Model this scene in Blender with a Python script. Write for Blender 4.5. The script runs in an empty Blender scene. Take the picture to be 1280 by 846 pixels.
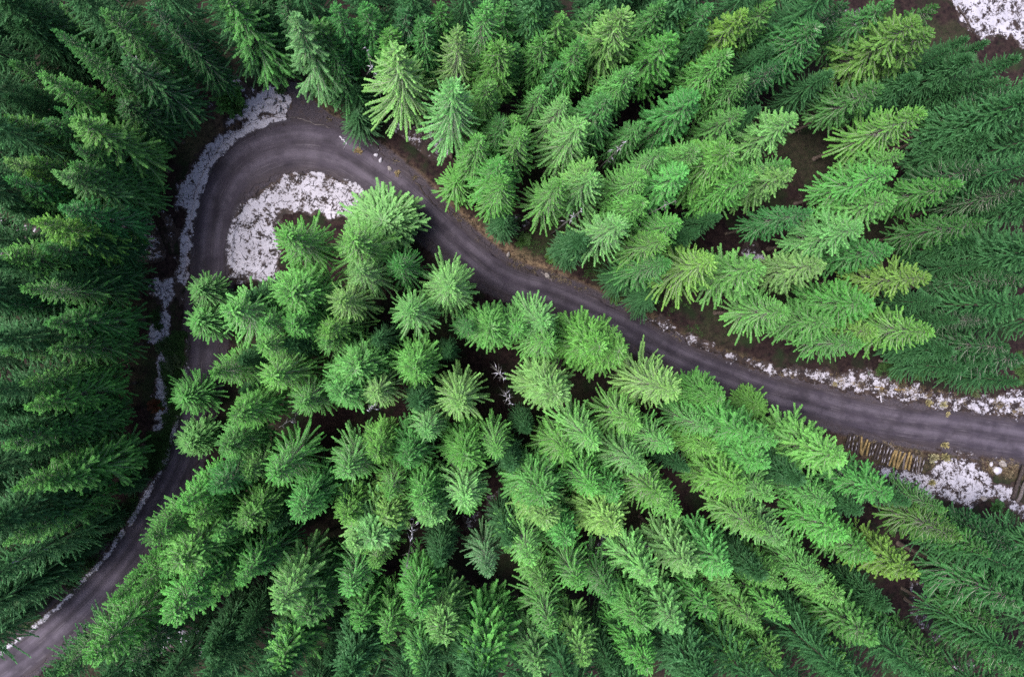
import bpy, math, random
import numpy as np
from mathutils import Vector

R_ = math.radians
rng = np.random.default_rng(11)
random.seed(11)
C = bpy.context.scene.collection
SC = bpy.context.scene

# ------------------------------------------------------------------ camera
W, HT, F = 1280.0, 846.0, 820.0          # photo frame and focal length in its pixels
CAM_H = 90.0
NAD = (560.0, 395.0)                     # where the plumb line under the camera meets the photo
nd = Vector(((NAD[0] - W / 2) / F, -(NAD[1] - HT / 2) / F, -1)).normalized()
q = nd.rotation_difference(Vector((0, 0, -1)))
cam_d = bpy.data.cameras.new('camera'); cam = bpy.data.objects.new('camera', cam_d); C.objects.link(cam)
cam.location = (0, 0, CAM_H); cam.rotation_mode = 'QUATERNION'; cam.rotation_quaternion = q
cam_d.sensor_width = 36; cam_d.lens = 36 * F / W; cam_d.clip_end = 5000; cam_d.clip_start = 0.5
SC.camera = cam
M3 = np.array(q.to_matrix())

def at(u, v, z=0.0):
    """world x, y where the sight line through photo point (u, v) reaches height z (arrays welcome)"""
    u = np.asarray(u, float); v = np.asarray(v, float)
    d = np.stack([(u - W / 2) / F, -(v - HT / 2) / F, -np.ones_like(u)], -1) @ M3.T
    t = (CAM_H - z) / -d[..., 2]
    return d[..., 0] * t, d[..., 1] * t

# ------------------------------------------------------------------ numeric helpers
LAT = np.random.default_rng(5).random((256, 256))
def vnoise(x, y):
    xi = np.floor(x).astype(int); yi = np.floor(y).astype(int)
    fx = x - xi; fy = y - yi
    fx = fx * fx * (3 - 2 * fx); fy = fy * fy * (3 - 2 * fy)
    a = LAT[xi & 255, yi & 255]; b = LAT[(xi + 1) & 255, yi & 255]
    c = LAT[xi & 255, (yi + 1) & 255]; d = LAT[(xi + 1) & 255, (yi + 1) & 255]
    return (a * (1 - fx) + b * fx) * (1 - fy) + (c * (1 - fx) + d * fx) * fy
def fbm(x, y, o=4):
    s = 0; a = .5; n = 0
    for i in range(o):
        s = s + a * vnoise(x * 2 ** i + 17.3 * i, y * 2 ** i + 41.7 * i); n += a; a *= .55
    return s / n
def sstep(a, b, x):
    t = np.clip((x - a) / (b - a), 0, 1); return t * t * (3 - 2 * t)
def catmull(P, n):
    P = np.array(P, float); out = []
    E = np.vstack([2 * P[0] - P[1], P, 2 * P[-1] - P[-2]])
    for i in range(1, len(E) - 2):
        p0, p1, p2, p3 = E[i - 1:i + 3]
        t = np.linspace(0, 1, n, endpoint=False)[:, None]
        out.append(.5 * (2 * p1 + (p2 - p0) * t + (2 * p0 - 5 * p1 + 4 * p2 - p3) * t ** 2 + (3 * p1 - p0 - 3 * p2 + p3) * t ** 3))
    return np.vstack(out + [P[-1:]])
def inside_sd(X, Y, poly):
    """signed distance to a polygon, positive inside"""
    P = np.array(poly); Q = np.roll(P, -1, 0)
    d2 = np.full(X.shape, 1e9); ins = np.zeros(X.shape, bool)
    for (x0, y0), (x1, y1) in zip(P, Q):
        dx, dy = x1 - x0, y1 - y0
        t = np.clip(((X - x0) * dx + (Y - y0) * dy) / (dx * dx + dy * dy + 1e-9), 0, 1)
        d2 = np.minimum(d2, (X - x0 - t * dx) ** 2 + (Y - y0 - t * dy) ** 2)
        c = ((y0 > Y) != (y1 > Y)) & (X < (x1 - x0) * (Y - y0) / (y1 - y0 + 1e-12) + x0)
        ins ^= c
    return np.where(ins, 1, -1) * np.sqrt(d2)

# ------------------------------------------------------------------ mesh helpers
def mesh_np(name, V, Fq, attr=None, uv=None, smooth=False, mat_idx=None):
    """mesh from arrays; Fq is an (n,k) array or a list of such arrays"""
    me = bpy.data.meshes.new(name)
    Fs = Fq if isinstance(Fq, list) else [Fq]
    Fs = [f for f in Fs if len(f)]
    loops = np.concatenate([f.ravel() for f in Fs]).astype(np.int32)
    tot = np.concatenate([np.full(len(f), f.shape[1]) for f in Fs]).astype(np.int32)
    start = np.concatenate([[0], np.cumsum(tot)[:-1]]).astype(np.int32)
    me.vertices.add(len(V)); me.vertices.foreach_set('co', np.ascontiguousarray(V, np.float32).ravel())
    me.loops.add(len(loops)); me.loops.foreach_set('vertex_index', loops)
    me.polygons.add(len(tot)); me.polygons.foreach_set('loop_start', start)
    try: me.polygons.foreach_set('loop_total', tot)
    except Exception: pass
    if mat_idx is not None: me.polygons.foreach_set('material_index', np.asarray(mat_idx, np.int32))
    if smooth: me.polygons.foreach_set('use_smooth', np.ones(len(tot), bool))
    me.update(calc_edges=True); me.validate()
    for k, a in (attr or {}).items():
        ca = me.color_attributes.new(k, 'FLOAT_COLOR', 'POINT')
        a4 = np.ones((len(V), 4), np.float32); a4[:, :a.shape[1]] = a
        ca.data.foreach_set('color', a4.ravel())
    if uv is not None:
        l = me.uv_layers.new(name='UVMap'); l.data.foreach_set('uv', uv[loops].astype(np.float32).ravel())
    return me
def obj(name, me, mats, parent=None):
    o = bpy.data.objects.new(name, me); C.objects.link(o)
    for m in (mats if isinstance(mats, (list, tuple)) else [mats]):
        if m is not None and me is not None and len(me.materials) < (len(mats) if isinstance(mats, (list, tuple)) else 1): me.materials.append(m)
    if parent: o.parent = parent
    return o
def tag(o, label=None, cat=None, group=None, kind=None):
    for k, v in (('label', label), ('category', cat), ('group', group), ('kind', kind)):
        if v: o[k] = v
    return o
def empty(name, loc, rz=0, scale=(1, 1, 1)):
    o = bpy.data.objects.new(name, None); C.objects.link(o)
    o.location = loc; o.rotation_euler = (0, 0, rz); o.scale = scale; o.empty_display_size = .3
    return o
class MB:
    def __init__(s): s.V = []; s.F4 = []; s.F3 = []; s.n = 0; s.A = []
    def add(s, V, F4=None, F3=None):
        s.V.append(V)
        if F4 is not None and len(F4): s.F4.append(np.asarray(F4) + s.n)
        if F3 is not None and len(F3): s.F3.append(np.asarray(F3) + s.n)
        s.n += len(V)
    def tube(s, P, r, k=6, cap=True, jit=0.0):
        P = np.asarray(P, float); r = np.broadcast_to(np.asarray(r, float), (len(P),))
        T = np.gradient(P, axis=0); T /= np.linalg.norm(T, axis=1)[:, None] + 1e-9
        ref = np.where(np.abs(T[:, 2:3]) > .9, [[1., 0, 0]], [[0, 0, 1.]])
        A = np.cross(T, ref); A /= np.linalg.norm(A, axis=1)[:, None] + 1e-9
        B = np.cross(T, A)
        a = np.linspace(0, 2 * math.pi, k, endpoint=False)
        rr = r[:, None] * (1 + jit * (rng.random((len(P), k)) - .5))
        V = P[:, None] + rr[..., None] * (np.cos(a)[None, :, None] * A[:, None] + np.sin(a)[None, :, None] * B[:, None])
        V = V.reshape(-1, 3); n = len(P)
        i, j = np.meshgrid(np.arange(n - 1), np.arange(k), indexing='ij'); j2 = (j + 1) % k
        Fq = np.stack([i * k + j, i * k + j2, (i + 1) * k + j2, (i + 1) * k + j], -1).reshape(-1, 4)
        F3 = []
        if cap:
            V = np.vstack([V, P[:1], P[-1:]]); c0, c1 = n * k, n * k + 1
            for jj in range(k):
                F3.append((c0, (jj + 1) % k, jj)); F3.append((c1, (n - 1) * k + jj, (n - 1) * k + (jj + 1) % k))
        s.add(V, Fq, np.array(F3) if F3 else None)
    def mesh(s, name, smooth=False, **kw):
        V = np.vstack(s.V)
        Fs = []
        if s.F4: Fs.append(np.vstack(s.F4))
        if s.F3: Fs.append(np.vstack(s.F3))
        return mesh_np(name, V, Fs, smooth=smooth, **kw)

# ------------------------------------------------------------------ materials
def mat(name):
    m = bpy.data.materials.new(name); m.use_nodes = True
    nt = m.node_tree; nt.nodes.clear()
    return m, nt
class NT:
    def __init__(s, nt): s.t = nt
    def n(s, ty, **kw):
        o = s.t.nodes.new(ty)
        for k, v in kw.items():
            if k in o.inputs: o.inputs[k].default_value = v
            else: setattr(o, k, v)
        return o
    def l(s, a, b): s.t.links.new(a, b)
    def math(s, op, a, b=None, clamp=False):
        o = s.t.nodes.new('ShaderNodeMath'); o.operation = op; o.use_clamp = clamp
        for i, x in enumerate((a, b)):
            if x is None: continue
            if isinstance(x, (int, float)): o.inputs[i].default_value = x
            else: s.l(x, o.inputs[i])
        return o.outputs[0]
    def mix(s, f, a, b, mode='MIX'):
        o = s.t.nodes.new('ShaderNodeMix'); o.data_type = 'RGBA'; o.blend_type = mode
        for i, x in ((0, f), (6, a), (7, b)):
            if isinstance(x, (int, float)): o.inputs[i].default_value = x
            elif isinstance(x, tuple): o.inputs[i].default_value = (*x, 1)
            else: s.l(x, o.inputs[i])
        return o.outputs[2]
    def noise(s, vec, scale, detail=4, rough=.6):
        o = s.n('ShaderNodeTexNoise'); o.inputs['Scale'].default_value = scale
        o.inputs['Detail'].default_value = detail; o.inputs['Roughness'].default_value = rough
        if vec is not None: s.l(vec, o.inputs['Vector'])
        return o.outputs['Fac']
    def ramp(s, f, a, b, c0=(0, 0, 0), c1=(1, 1, 1)):
        o = s.t.nodes.new('ShaderNodeValToRGB'); s.l(f, o.inputs[0])
        e = o.color_ramp.elements
        e[0].position = a; e[0].color = (*c0, 1); e[1].position = b; e[1].color = (*c1, 1)
        return o.outputs[0]
    def out(s, sh):
        o = s.n('ShaderNodeOutputMaterial'); s.l(sh, o.inputs['Surface'])
    def bsdf(s, col, rough=.8, spec=.3, bump=None, bstr=.3, bdist=.05):
        o = s.n('ShaderNodeBsdfPrincipled'); o.inputs['Roughness'].default_value = rough
        o.inputs['Specular IOR Level'].default_value = spec
        if isinstance(col, tuple): o.inputs['Base Color'].default_value = (*col, 1)
        else: s.l(col, o.inputs['Base Color'])
        if bump is not None:
            b = s.n('ShaderNodeBump'); b.inputs['Strength'].default_value = bstr; b.inputs['Distance'].default_value = bdist
            s.l(bump, b.inputs['Height']); s.l(b.outputs[0], o.inputs['Normal'])
        return o.outputs[0]

def foliage_mat():
    m, nt = mat('needles'); g = NT(nt)
    oi = g.n('ShaderNodeObjectInfo'); at_ = g.n('ShaderNodeVertexColor', layer_name='tint')
    sep = g.n('ShaderNodeSeparateColor'); g.l(at_.outputs[0], sep.inputs[0])
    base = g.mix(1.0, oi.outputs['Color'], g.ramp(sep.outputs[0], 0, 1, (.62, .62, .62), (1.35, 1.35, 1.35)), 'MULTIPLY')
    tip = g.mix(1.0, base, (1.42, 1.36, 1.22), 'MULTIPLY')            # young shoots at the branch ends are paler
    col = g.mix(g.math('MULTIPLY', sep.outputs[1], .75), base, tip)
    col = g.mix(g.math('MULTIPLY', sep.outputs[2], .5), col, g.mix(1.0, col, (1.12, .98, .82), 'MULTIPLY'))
    p = g.bsdf(col, .55, .25)
    tr = g.n('ShaderNodeBsdfTranslucent'); g.l(g.mix(1.0, col, (1.0, 1.15, .75), 'MULTIPLY'), tr.inputs[0])
    ms = g.n('ShaderNodeMixShader'); ms.inputs[0].default_value = .22
    g.l(p, ms.inputs[1]); g.l(tr.outputs[0], ms.inputs[2]); g.out(ms.outputs[0])
    return m
def simple_mat(name, c0, c1, scale=8, rough=.85, bump=.3, stretch=(1, 1, 1), spec=.2, lo=.35, hi=.65):
    m, nt = mat(name); g = NT(nt)
    tc = g.n('ShaderNodeTexCoord'); mp = g.n('ShaderNodeMapping'); mp.inputs['Scale'].default_value = stretch
    g.l(tc.outputs['Object'], mp.inputs[0])
    f = g.noise(mp.outputs[0], scale, 5, .65)
    g.out(g.bsdf(g.ramp(f, lo, hi, c0, c1), rough, spec, f, bump, .03))
    return m
M_NEEDLE = foliage_mat()
M_BARK = simple_mat('bark', (.05, .036, .03), (.16, .125, .11), 6, stretch=(1, 1, .25))
M_LIMB = simple_mat('limb_wood', (.16, .15, .13), (.46, .44, .41), 3)
M_DEAD = simple_mat('dead_wood', (.09, .085, .08), (.24, .225, .23), 2)
M_LOGB = simple_mat('log_bark', (.015, .011, .012), (.06, .046, .045), 5, stretch=(1, 1, 1))
M_LOGY = simple_mat('peeled_log', (.09, .06, .026), (.25, .18, .085), 3)
M_LOGG = simple_mat('weathered_log', (.05, .04, .042), (.14, .12, .125), 5)
M_CUT = simple_mat('cut_wood', (.10, .07, .03), (.2, .14, .07), 9)
M_ROCK = simple_mat('rock', (.09, .08, .08), (.28, .25, .25), 3)
M_STRAW = simple_mat('dry_straw', (.07, .052, .034), (.20, .16, .105), 2)
M_MOSS = simple_mat('low_greens', (.02, .05, .015), (.06, .13, .035), 1.5)

def snow_mat(patchy):
    m, nt = mat('thin_snow' if patchy else 'snow'); g = NT(nt)
    tc = g.n('ShaderNodeTexCoord'); P = tc.outputs['Object']
    f = g.noise(P, 3.0, 7, .8); f2 = g.noise(P, .4, 4, .6); f3 = g.noise(P, .8, 4, .7)
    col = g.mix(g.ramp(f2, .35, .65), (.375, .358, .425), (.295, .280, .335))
    soil = g.mix(g.ramp(f3, .4, .6), (.016, .011, .012), (.040, .027, .024))
    if patchy:                                                        # soil, twigs and needles show through where the old snow is thin
        vc = g.n('ShaderNodeVertexColor', layer_name='cover'); sp = g.n('ShaderNodeSeparateColor'); g.l(vc.outputs[0], sp.inputs[0])
        soil = g.mix(sp.outputs[1], soil, (.034, .028, .038))
        k = g.math('ADD', g.math('MULTIPLY', g.math('SUBTRACT', sp.outputs[0], .60), .75), g.math('ADD', g.math('MULTIPLY', g.math('SUBTRACT', f, .5), 2.2), g.math('MULTIPLY', g.math('SUBTRACT', f3, .5), .8)))
        col = g.mix(g.ramp(k, .0, .14), soil, col)
    g.out(g.bsdf(col, .7, .2, f, .5, .06)); return m
M_SNOW = snow_mat(False); M_THIN = snow_mat(True)

def ground_mat():
    m, nt = mat('forest_floor'); g = NT(nt)
    tc = g.n('ShaderNodeTexCoord'); P = tc.outputs['Object']
    vc = g.n('ShaderNodeVertexColor', layer_name='zone'); sep = g.n('ShaderNodeSeparateColor'); g.l(vc.outputs[0], sep.inputs[0])
    n1 = g.noise(P, 1.4, 8, .7); n2 = g.noise(P, 6, 5, .7); n3 = g.noise(P, .25, 4, .6)
    floor = g.mix(g.ramp(n1, .35, .68), (.007, .004, .006), (.034, .021, .020))
    floor = g.mix(g.ramp(n3, .5, .66), floor, (.013, .020, .010))
    bank = g.mix(g.ramp(n1, .36, .62), (.030, .019, .018), (.19, .135, .085))
    bank = g.mix(g.ramp(n2, .52, .72), bank, (.03, .022, .022))
    grav = g.mix(g.ramp(n2, .35, .7), (.030, .025, .032), (.075, .063, .078))
    grav = g.mix(g.ramp(n1, .5, .75), grav, (.055, .04, .038))
    moss = g.mix(g.ramp(n2, .35, .7), (.02, .035, .012), (.055, .085, .03))
    c = g.mix(g.math('MULTIPLY', sep.outputs[1], g.ramp(n1, .25, .5), True), floor, bank)
    c = g.mix(g.math('MULTIPLY', sep.outputs[2], g.ramp(n2, .3, .6), True), c, moss)
    c = g.mix(g.ramp(g.math('ADD', sep.outputs[0], g.math('MULTIPLY', g.math('SUBTRACT', n1, .5), .9)), .35, .6), c, grav)
    g.out(g.bsdf(c, .95, .1, g.math('ADD', n1, n2), .8, .12)); return m
def road_mat():
    m, nt = mat('gravel_road'); g = NT(nt)
    uv = g.n('ShaderNodeUVMap', uv_map='UVMap'); tc = g.n('ShaderNodeTexCoord')
    sep = g.n('ShaderNodeSeparateXYZ'); g.l(uv.outputs[0], sep.inputs[0])
    mp = g.n('ShaderNodeMapping'); mp.inputs['Scale'].default_value = (1.5, .16, 1); g.l(uv.outputs[0], mp.inputs[0])
    st = g.noise(mp.outputs[0], 1.0, 5, .6)                              # streaks dragged along by tyres
    mp2 = g.n('ShaderNodeMapping'); mp2.inputs['Scale'].default_value = (7, .12, 1); g.l(uv.outputs[0], mp2.inputs[0])
    st2 = g.noise(mp2.outputs[0], 1.0, 3, .6)
    gr = g.noise(tc.outputs['Object'], 9, 4, .8); pa = g.noise(tc.outputs['Object'], .35, 5, .6)
    c = g.mix(g.ramp(st, .34, .66), (.016, .0125, .0195), (.043, .034, .052))
    c = g.mix(g.math('MULTIPLY', g.ramp(pa, .42, .68), .65), c, (.056, .046, .060))
    c = g.mix(g.math('MULTIPLY', g.math('MULTIPLY', g.ramp(st2, .56, .64), g.ramp(pa, .42, .6)), .8), c, (.115, .100, .125))   # pale loose grit thrown into ridges
    c = g.mix(g.math('MULTIPLY', g.ramp(gr, .40, .75), .4), c, (.018, .014, .019))
    vc = g.n('ShaderNodeVertexColor', layer_name='worn'); s2 = g.n('ShaderNodeSeparateColor'); g.l(vc.outputs[0], s2.inputs[0])
    c = g.mix(g.math('MULTIPLY', g.math('MULTIPLY', s2.outputs[0], g.ramp(pa, .25, .55)), .9), c, (.080, .067, .092))            # compacted wheel tracks
    c = g.mix(g.math('MULTIPLY', g.ramp(g.noise(tc.outputs['Object'], .22, 4, .65), .50, .66), .55), c, (.017, .013, .019))   # damp patches
    c = g.mix(g.math('MULTIPLY', s2.outputs[1], g.ramp(gr, .3, .6), True), c, (.030, .022, .025))  # dark wet edge
    g.out(g.bsdf(c, .8, .25, g.math('ADD', gr, st), .35, .05)); return m

# ------------------------------------------------------------------ road
ROAD = [(1400, 572, 52), (1280, 552, 52), (1200, 539, 46), (1100, 525, 42), (1020, 504, 40), (960, 489, 37), (900, 467, 35), (848, 445, 34),
        (772, 404, 34), (700, 371, 35), (635, 350, 37), (588, 318, 40), (540, 277, 44), (500, 240, 48), (466, 215, 53), (425, 190, 60),
        (376, 181, 66), (330, 190, 64), (298, 211, 58), (277, 243, 52), (266, 285, 46), (262, 330, 45), (260, 380, 42), (256, 430, 40), (250, 480, 38),
        (240, 530, 37), (226, 578, 37), (198, 632, 36), (160, 690, 37), (120, 738, 37), (72, 785, 39), (20, 828, 41), (-40, 868, 43), (-140, 925, 46)]
rp = catmull(ROAD, 12)
tan = np.gradient(rp[:, :2], axis=0); tan /= np.linalg.norm(tan, axis=1)[:, None]
nor = np.stack([-tan[:, 1], tan[:, 0]], 1)
wob = 1 + .10 * (fbm(np.arange(len(rp)) * .23, np.zeros(len(rp)) + 3) - .5)
eL = np.stack(at(*(rp[:, :2] + nor * rp[:, 2:] / 2 * wob[:, None]).T), 1)
eR = np.stack(at(*(rp[:, :2] - nor * rp[:, 2:] / 2 * wob[:, None]).T), 1)
cl = (eL + eR) / 2; hw = np.linalg.norm(eL - eR, axis=1) / 2
along = np.concatenate([[0], np.cumsum(np.linalg.norm(np.diff(cl, axis=0), axis=1))])
def road_dist(X, Y):
    """distance from the road's edge (negative on the road) and the metres along it"""
    X = np.asarray(X, float); Y = np.asarray(Y, float)
    best = np.full(X.shape, 1e9); al = np.zeros(X.shape); side = np.zeros(X.shape)
    for i in range(len(cl) - 1):
        x0, y0 = cl[i]; dx, dy = cl[i + 1] - cl[i]
        t = np.clip(((X - x0) * dx + (Y - y0) * dy) / (dx * dx + dy * dy), 0, 1)
        d = np.hypot(X - x0 - t * dx, Y - y0 - t * dy) - (hw[i] + t * (hw[i + 1] - hw[i]))
        k = d < best
        best = np.where(k, d, best); al = np.where(k, along[i] + t * (along[i + 1] - along[i]), al)
        side = np.where(k, np.sign(dx * (Y - y0) - dy * (X - x0)), side)
    return best, al, side
NA = 14
a_ = np.linspace(0, 1, NA + 1)
prof = .035 + .06 * (1 - (2 * a_ - 1) ** 2) - .03 * np.exp(-((a_ - .30) / .07) ** 2) - .03 * np.exp(-((a_ - .70) / .07) ** 2)
jl = (fbm(along * 1.3, along * 0 + 9, 3) - .5) * 1.3; jr = (fbm(along * 1.3, along * 0 + 29, 3) - .5) * 1.3
V = np.zeros((len(cl), NA + 1, 3)); UV = np.zeros((len(cl), NA + 1, 2)); WN = np.zeros((len(cl), NA + 1, 3))
for k in range(NA + 1):
    a = a_[k] + (jl / hw / 2 if k == NA else (-jr / hw / 2 if k == 0 else 0))
    V[:, k, :2] = eR + (eL - eR) * np.broadcast_to(np.asarray(a), (len(cl),))[:, None]
    V[:, k, 2] = prof[k]
    UV[:, k, 0] = (a_[k] - .5) * 2 * hw; UV[:, k, 1] = along
    sh = .06 * (fbm(along * .08, along * 0 + 77, 2) - .5)
    WN[:, k, 0] = np.exp(-((a_[k] - .33 - sh) / .085) ** 2) + np.exp(-((a_[k] - .70 - sh) / .085) ** 2)
    WN[:, k, 1] = sstep(.36, .5, abs(a_[k] - .5))
n1 = NA + 1
ii, jj = np.meshgrid(np.arange(len(cl) - 1), np.arange(NA), indexing='ij')
RF = np.stack([ii * n1 + jj, ii * n1 + jj + 1, (ii + 1) * n1 + jj + 1, (ii + 1) * n1 + jj], -1).reshape(-1, 4)[:, ::-1]
road = obj('road', mesh_np('road', V.reshape(-1, 3), RF, attr={'worn': WN.reshape(-1, 3)}, uv=UV.reshape(-1, 2), smooth=True), road_mat())
tag(road, 'purplish grey gravel forest road curling round a hairpin bend', 'road', kind='structure')

# ------------------------------------------------------------------ ground
def axis(lo, hi, step):
    m = np.arange(lo, hi + step, step); e = np.array([2, 5, 11, 22, 45, 90, 180, 360, 700])
    return np.concatenate([(lo - e)[::-1], m, hi + e])
gx = axis(-82, 100, .4); gy = axis(-66, 62, .4)
GX, GY = np.meshgrid(gx, gy, indexing='ij')
RD, AL, SD = road_dist(GX, GY)
def hills(x, y): return (fbm(x * .06 + 50, y * .06 + 50, 3) - .45) * 1.6 + (fbm(x * .5, y * .5, 3) - .5) * .35
def gz_of(x, y, rd): return np.where(rd < 60, hills(x, y), .2) * sstep(.8, 6, rd) - .02 - .16 * np.exp(-((rd - .9) / .5) ** 2)
GZ = gz_of(GX, GY, RD)
def poly(pts): return np.stack(at(*np.array(pts, float).T), 1)
bank = inside_sd(GX, GY, poly([(395, 130), (440, 158), (500, 200), (560, 250), (610, 290), (660, 318), (720, 352), (800, 385), (870, 430), (950, 455), (960, 470), (850, 424), (765, 385), (640, 333), (560, 268), (500, 222), (440, 178)]))
bank2 = inside_sd(GX, GY, poly([(1060, 590), (1040, 545), (1100, 545), (1280, 575), (1280, 600), (1180, 580), (1160, 595)]))
bank3 = inside_sd(GX, GY, poly([(225, 180), (250, 120), (290, 95), (300, 170), (250, 195)]))
Zb = np.clip(np.maximum.reduce([sstep(-1, .6, bank), .35 * sstep(-1, .6, bank2), .45 * sstep(-2, 1, bank3)]), 0, 1)
Zg = np.clip(1 - RD / 1.8, 0, 1) * (RD < 20)
bendg = inside_sd(GX, GY, poly([(350, 100), (375, 105), (392, 128), (440, 165), (400, 170), (350, 165), (320, 170), (325, 150)]))
Zg = np.maximum(Zg, sstep(-.8, .6, bendg))
Zm = sstep(.50, .62, fbm(GX * .18, GY * .18, 3)) * sstep(.5, 3, RD) * .3 * ((GX > -81) & (GX < 99) & (GY > -65) & (GY < 61))
gi, gj = np.meshgrid(np.arange(len(gx) - 1), np.arange(len(gy) - 1), indexing='ij'); ny = len(gy)
GF = np.stack([gi * ny + gj, (gi + 1) * ny + gj, (gi + 1) * ny + gj + 1, gi * ny + gj + 1], -1).reshape(-1, 4)
ground = obj('ground', mesh_np('ground', np.stack([GX, GY, GZ], -1).reshape(-1, 3), GF, attr={'zone': np.stack([Zg, Zb, Zm], -1).reshape(-1, 3)}, smooth=True), ground_mat())
tag(ground, 'dark brown forest floor with moss, needles and bare earth', 'ground', kind='structure')
def gz(x, y):
    rd, _, _ = road_dist(np.asarray(x, float), np.asarray(y, float)); return gz_of(np.asarray(x, float), np.asarray(y, float), rd)

# ------------------------------------------------------------------ snow: thin broken sheets where it lies
SNOW = [  # photo outline, density
    ([(285, 347), (283, 300), (290, 270), (305, 250), (330, 232), (360, 219), (400, 216), (432, 224), (454, 238), (461, 252), (452, 268), (425, 274), (395, 266), (372, 262), (350, 262), (345, 285), (350, 320), (345, 345), (312, 352)], .98),
    ([(238, 352), (238, 300), (243, 266), (256, 230), (272, 204), (298, 182), (328, 166), (356, 158), (354, 143), (312, 148), (280, 162), (256, 183), (238, 203), (232, 228), (214, 243), (218, 258), (230, 266), (223, 300), (222, 352)], 1.25),
    ([(203, 262), (214, 268), (222, 290), (222, 315), (232, 345), (222, 345), (212, 312), (204, 290)], .5),
    ([(277, 86), (292, 93), (307, 108), (322, 116), (336, 108), (354, 112), (363, 130), (350, 141), (330, 141), (310, 151), (290, 160), (273, 164), (278, 152), (303, 140), (308, 124), (297, 112), (279, 102)], 1.15),
    ([(257, 128), (266, 130), (270, 146), (262, 150)], .6), ([(250, 80), (262, 78), (264, 92), (252, 92)], .45),
    ([(190, 352), (214, 350), (213, 380), (215, 410), (219, 428), (216, 448), (207, 452), (214, 462), (217, 478), (208, 500), (213, 520), (208, 538), (193, 538), (199, 512), (199, 500), (187, 496), (199, 478), (198, 455), (202, 440), (186, 428), (195, 402), (202, 384), (189, 368)], 1.35),
    ([(229, 420), (236, 420), (237, 480), (229, 482)], 1.0), ([(221, 355), (228, 355), (226, 400), (222, 400)], .35),
    ([(800, 392), (850, 414), (900, 438), (950, 452), (1010, 460), (1060, 466), (1092, 462), (1130, 478), (1160, 489), (1200, 496), (1240, 492), (1280, 486), (1330, 490), (1330, 530), (1280, 525), (1200, 514), (1100, 497), (1040, 484), (960, 467), (900, 446), (850, 422), (800, 398)], .74),
    ([(1080, 574), (1130, 589), (1165, 592), (1172, 576), (1200, 570), (1232, 585), (1242, 598), (1268, 606), (1264, 620), (1282, 626), (1284, 652), (1260, 632), (1235, 623), (1210, 632), (1180, 627), (1150, 616), (1110, 602)], .92),
    ([(1188, -2), (1203, 34), (1225, 52), (1262, 46), (1282, 62), (1310, 70), (1330, -60), (1180, -60)], .93),
    ([(1112, 556), (1140, 566), (1166, 572), (1166, 578), (1135, 572), (1110, 562)], .7), ([(1160, 560), (1200, 560), (1262, 572), (1262, 578), (1200, 570)], .36),
    ([(1055, 8), (1085, 10), (1082, 45), (1050, 52)], .5), ([(1090, 90), (1110, 92), (1108, 104), (1092, 104)], .5),
    ([(575, 640), (600, 632), (605, 655), (580, 664)], .6), ([(606, 615), (622, 612), (622, 650), (606, 650)], .5),
    ([(1130, 720), (1175, 720), (1200, 800), (1160, 805), (1140, 770)], .38), ([(1190, 830), (1215, 825), (1215, 846), (1190, 846)], .6),
    ([(460, 188), (470, 184), (490, 206), (484, 212)], .55), ([(1148, 170), (1160, 172), (1158, 186), (1146, 184)], .5),
    ([(800, 398), (825, 392), (838, 405), (815, 408)], .5), ([(315, 165), (360, 150), (410, 158), (440, 170), (425, 176), (380, 162), (340, 168)], .66),
]
ST = .115
sx = np.arange(-82, 100, ST); sy = np.arange(-66, 62, ST)
def bil(A, x, y):
    i = np.clip(np.searchsorted(gx, x) - 1, 0, len(gx) - 2); j = np.clip(np.searchsorted(gy, y) - 1, 0, len(gy) - 2)
    fx = (x - gx[i]) / (gx[i + 1] - gx[i]); fy = (y - gy[j]) / (gy[j + 1] - gy[j])
    return (A[i, j] * (1 - fx) + A[i + 1, j] * fx) * (1 - fy) + (A[i, j + 1] * (1 - fx) + A[i + 1, j + 1] * fx) * fy
SM = np.zeros((len(sx), len(sy)), np.float32)
for pts, dens in SNOW:
    P = poly(pts); (x0, y0), (x1, y1) = P.min(0) - 1.6, P.max(0) + 1.6
    i0, i1 = np.searchsorted(sx, [x0, x1]); j0, j1 = np.searchsorted(sy, [y0, y1])
    if i1 <= i0 or j1 <= j0: continue
    X, Y = np.meshgrid(sx[i0:i1], sy[j0:j1], indexing='ij')
    s = inside_sd(X, Y, P) + (fbm(X * .7, Y * .7, 4) - .5) * 2.4
    SM[i0:i1, j0:j1] = np.maximum(SM[i0:i1, j0:j1], dens * sstep(-.6, .8, s))
SX, SY = np.meshgrid(sx, sy, indexing='ij')
near = np.zeros_like(SM, bool)
i, j = np.nonzero(np.ones((2, 2)))
RDs = bil(RD, SX.ravel(), SY.ravel()).reshape(SX.shape); ALs = bil(AL, SX.ravel(), SY.ravel()).reshape(SX.shape); SDs = bil(SD, SX.ravel(), SY.ravel()).reshape(SX.shape)
# thin ploughed line of snow along the outer edge of the lower left leg of the road
al0 = along[np.argmin(np.abs(rp[:, 1] - 520) + (rp[:, 0] > 300) * 999)]
lineside = SDs < 0
line = np.exp(-((RDs - .1 - .25 * (fbm(ALs * .3, ALs * 0 + 4, 3) - .5)) / .42) ** 2) * (ALs > al0) * lineside
SM = np.maximum(SM, 1.05 * line * sstep(.15, .40, fbm(SX * .5, SY * .5, 3)))
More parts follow.
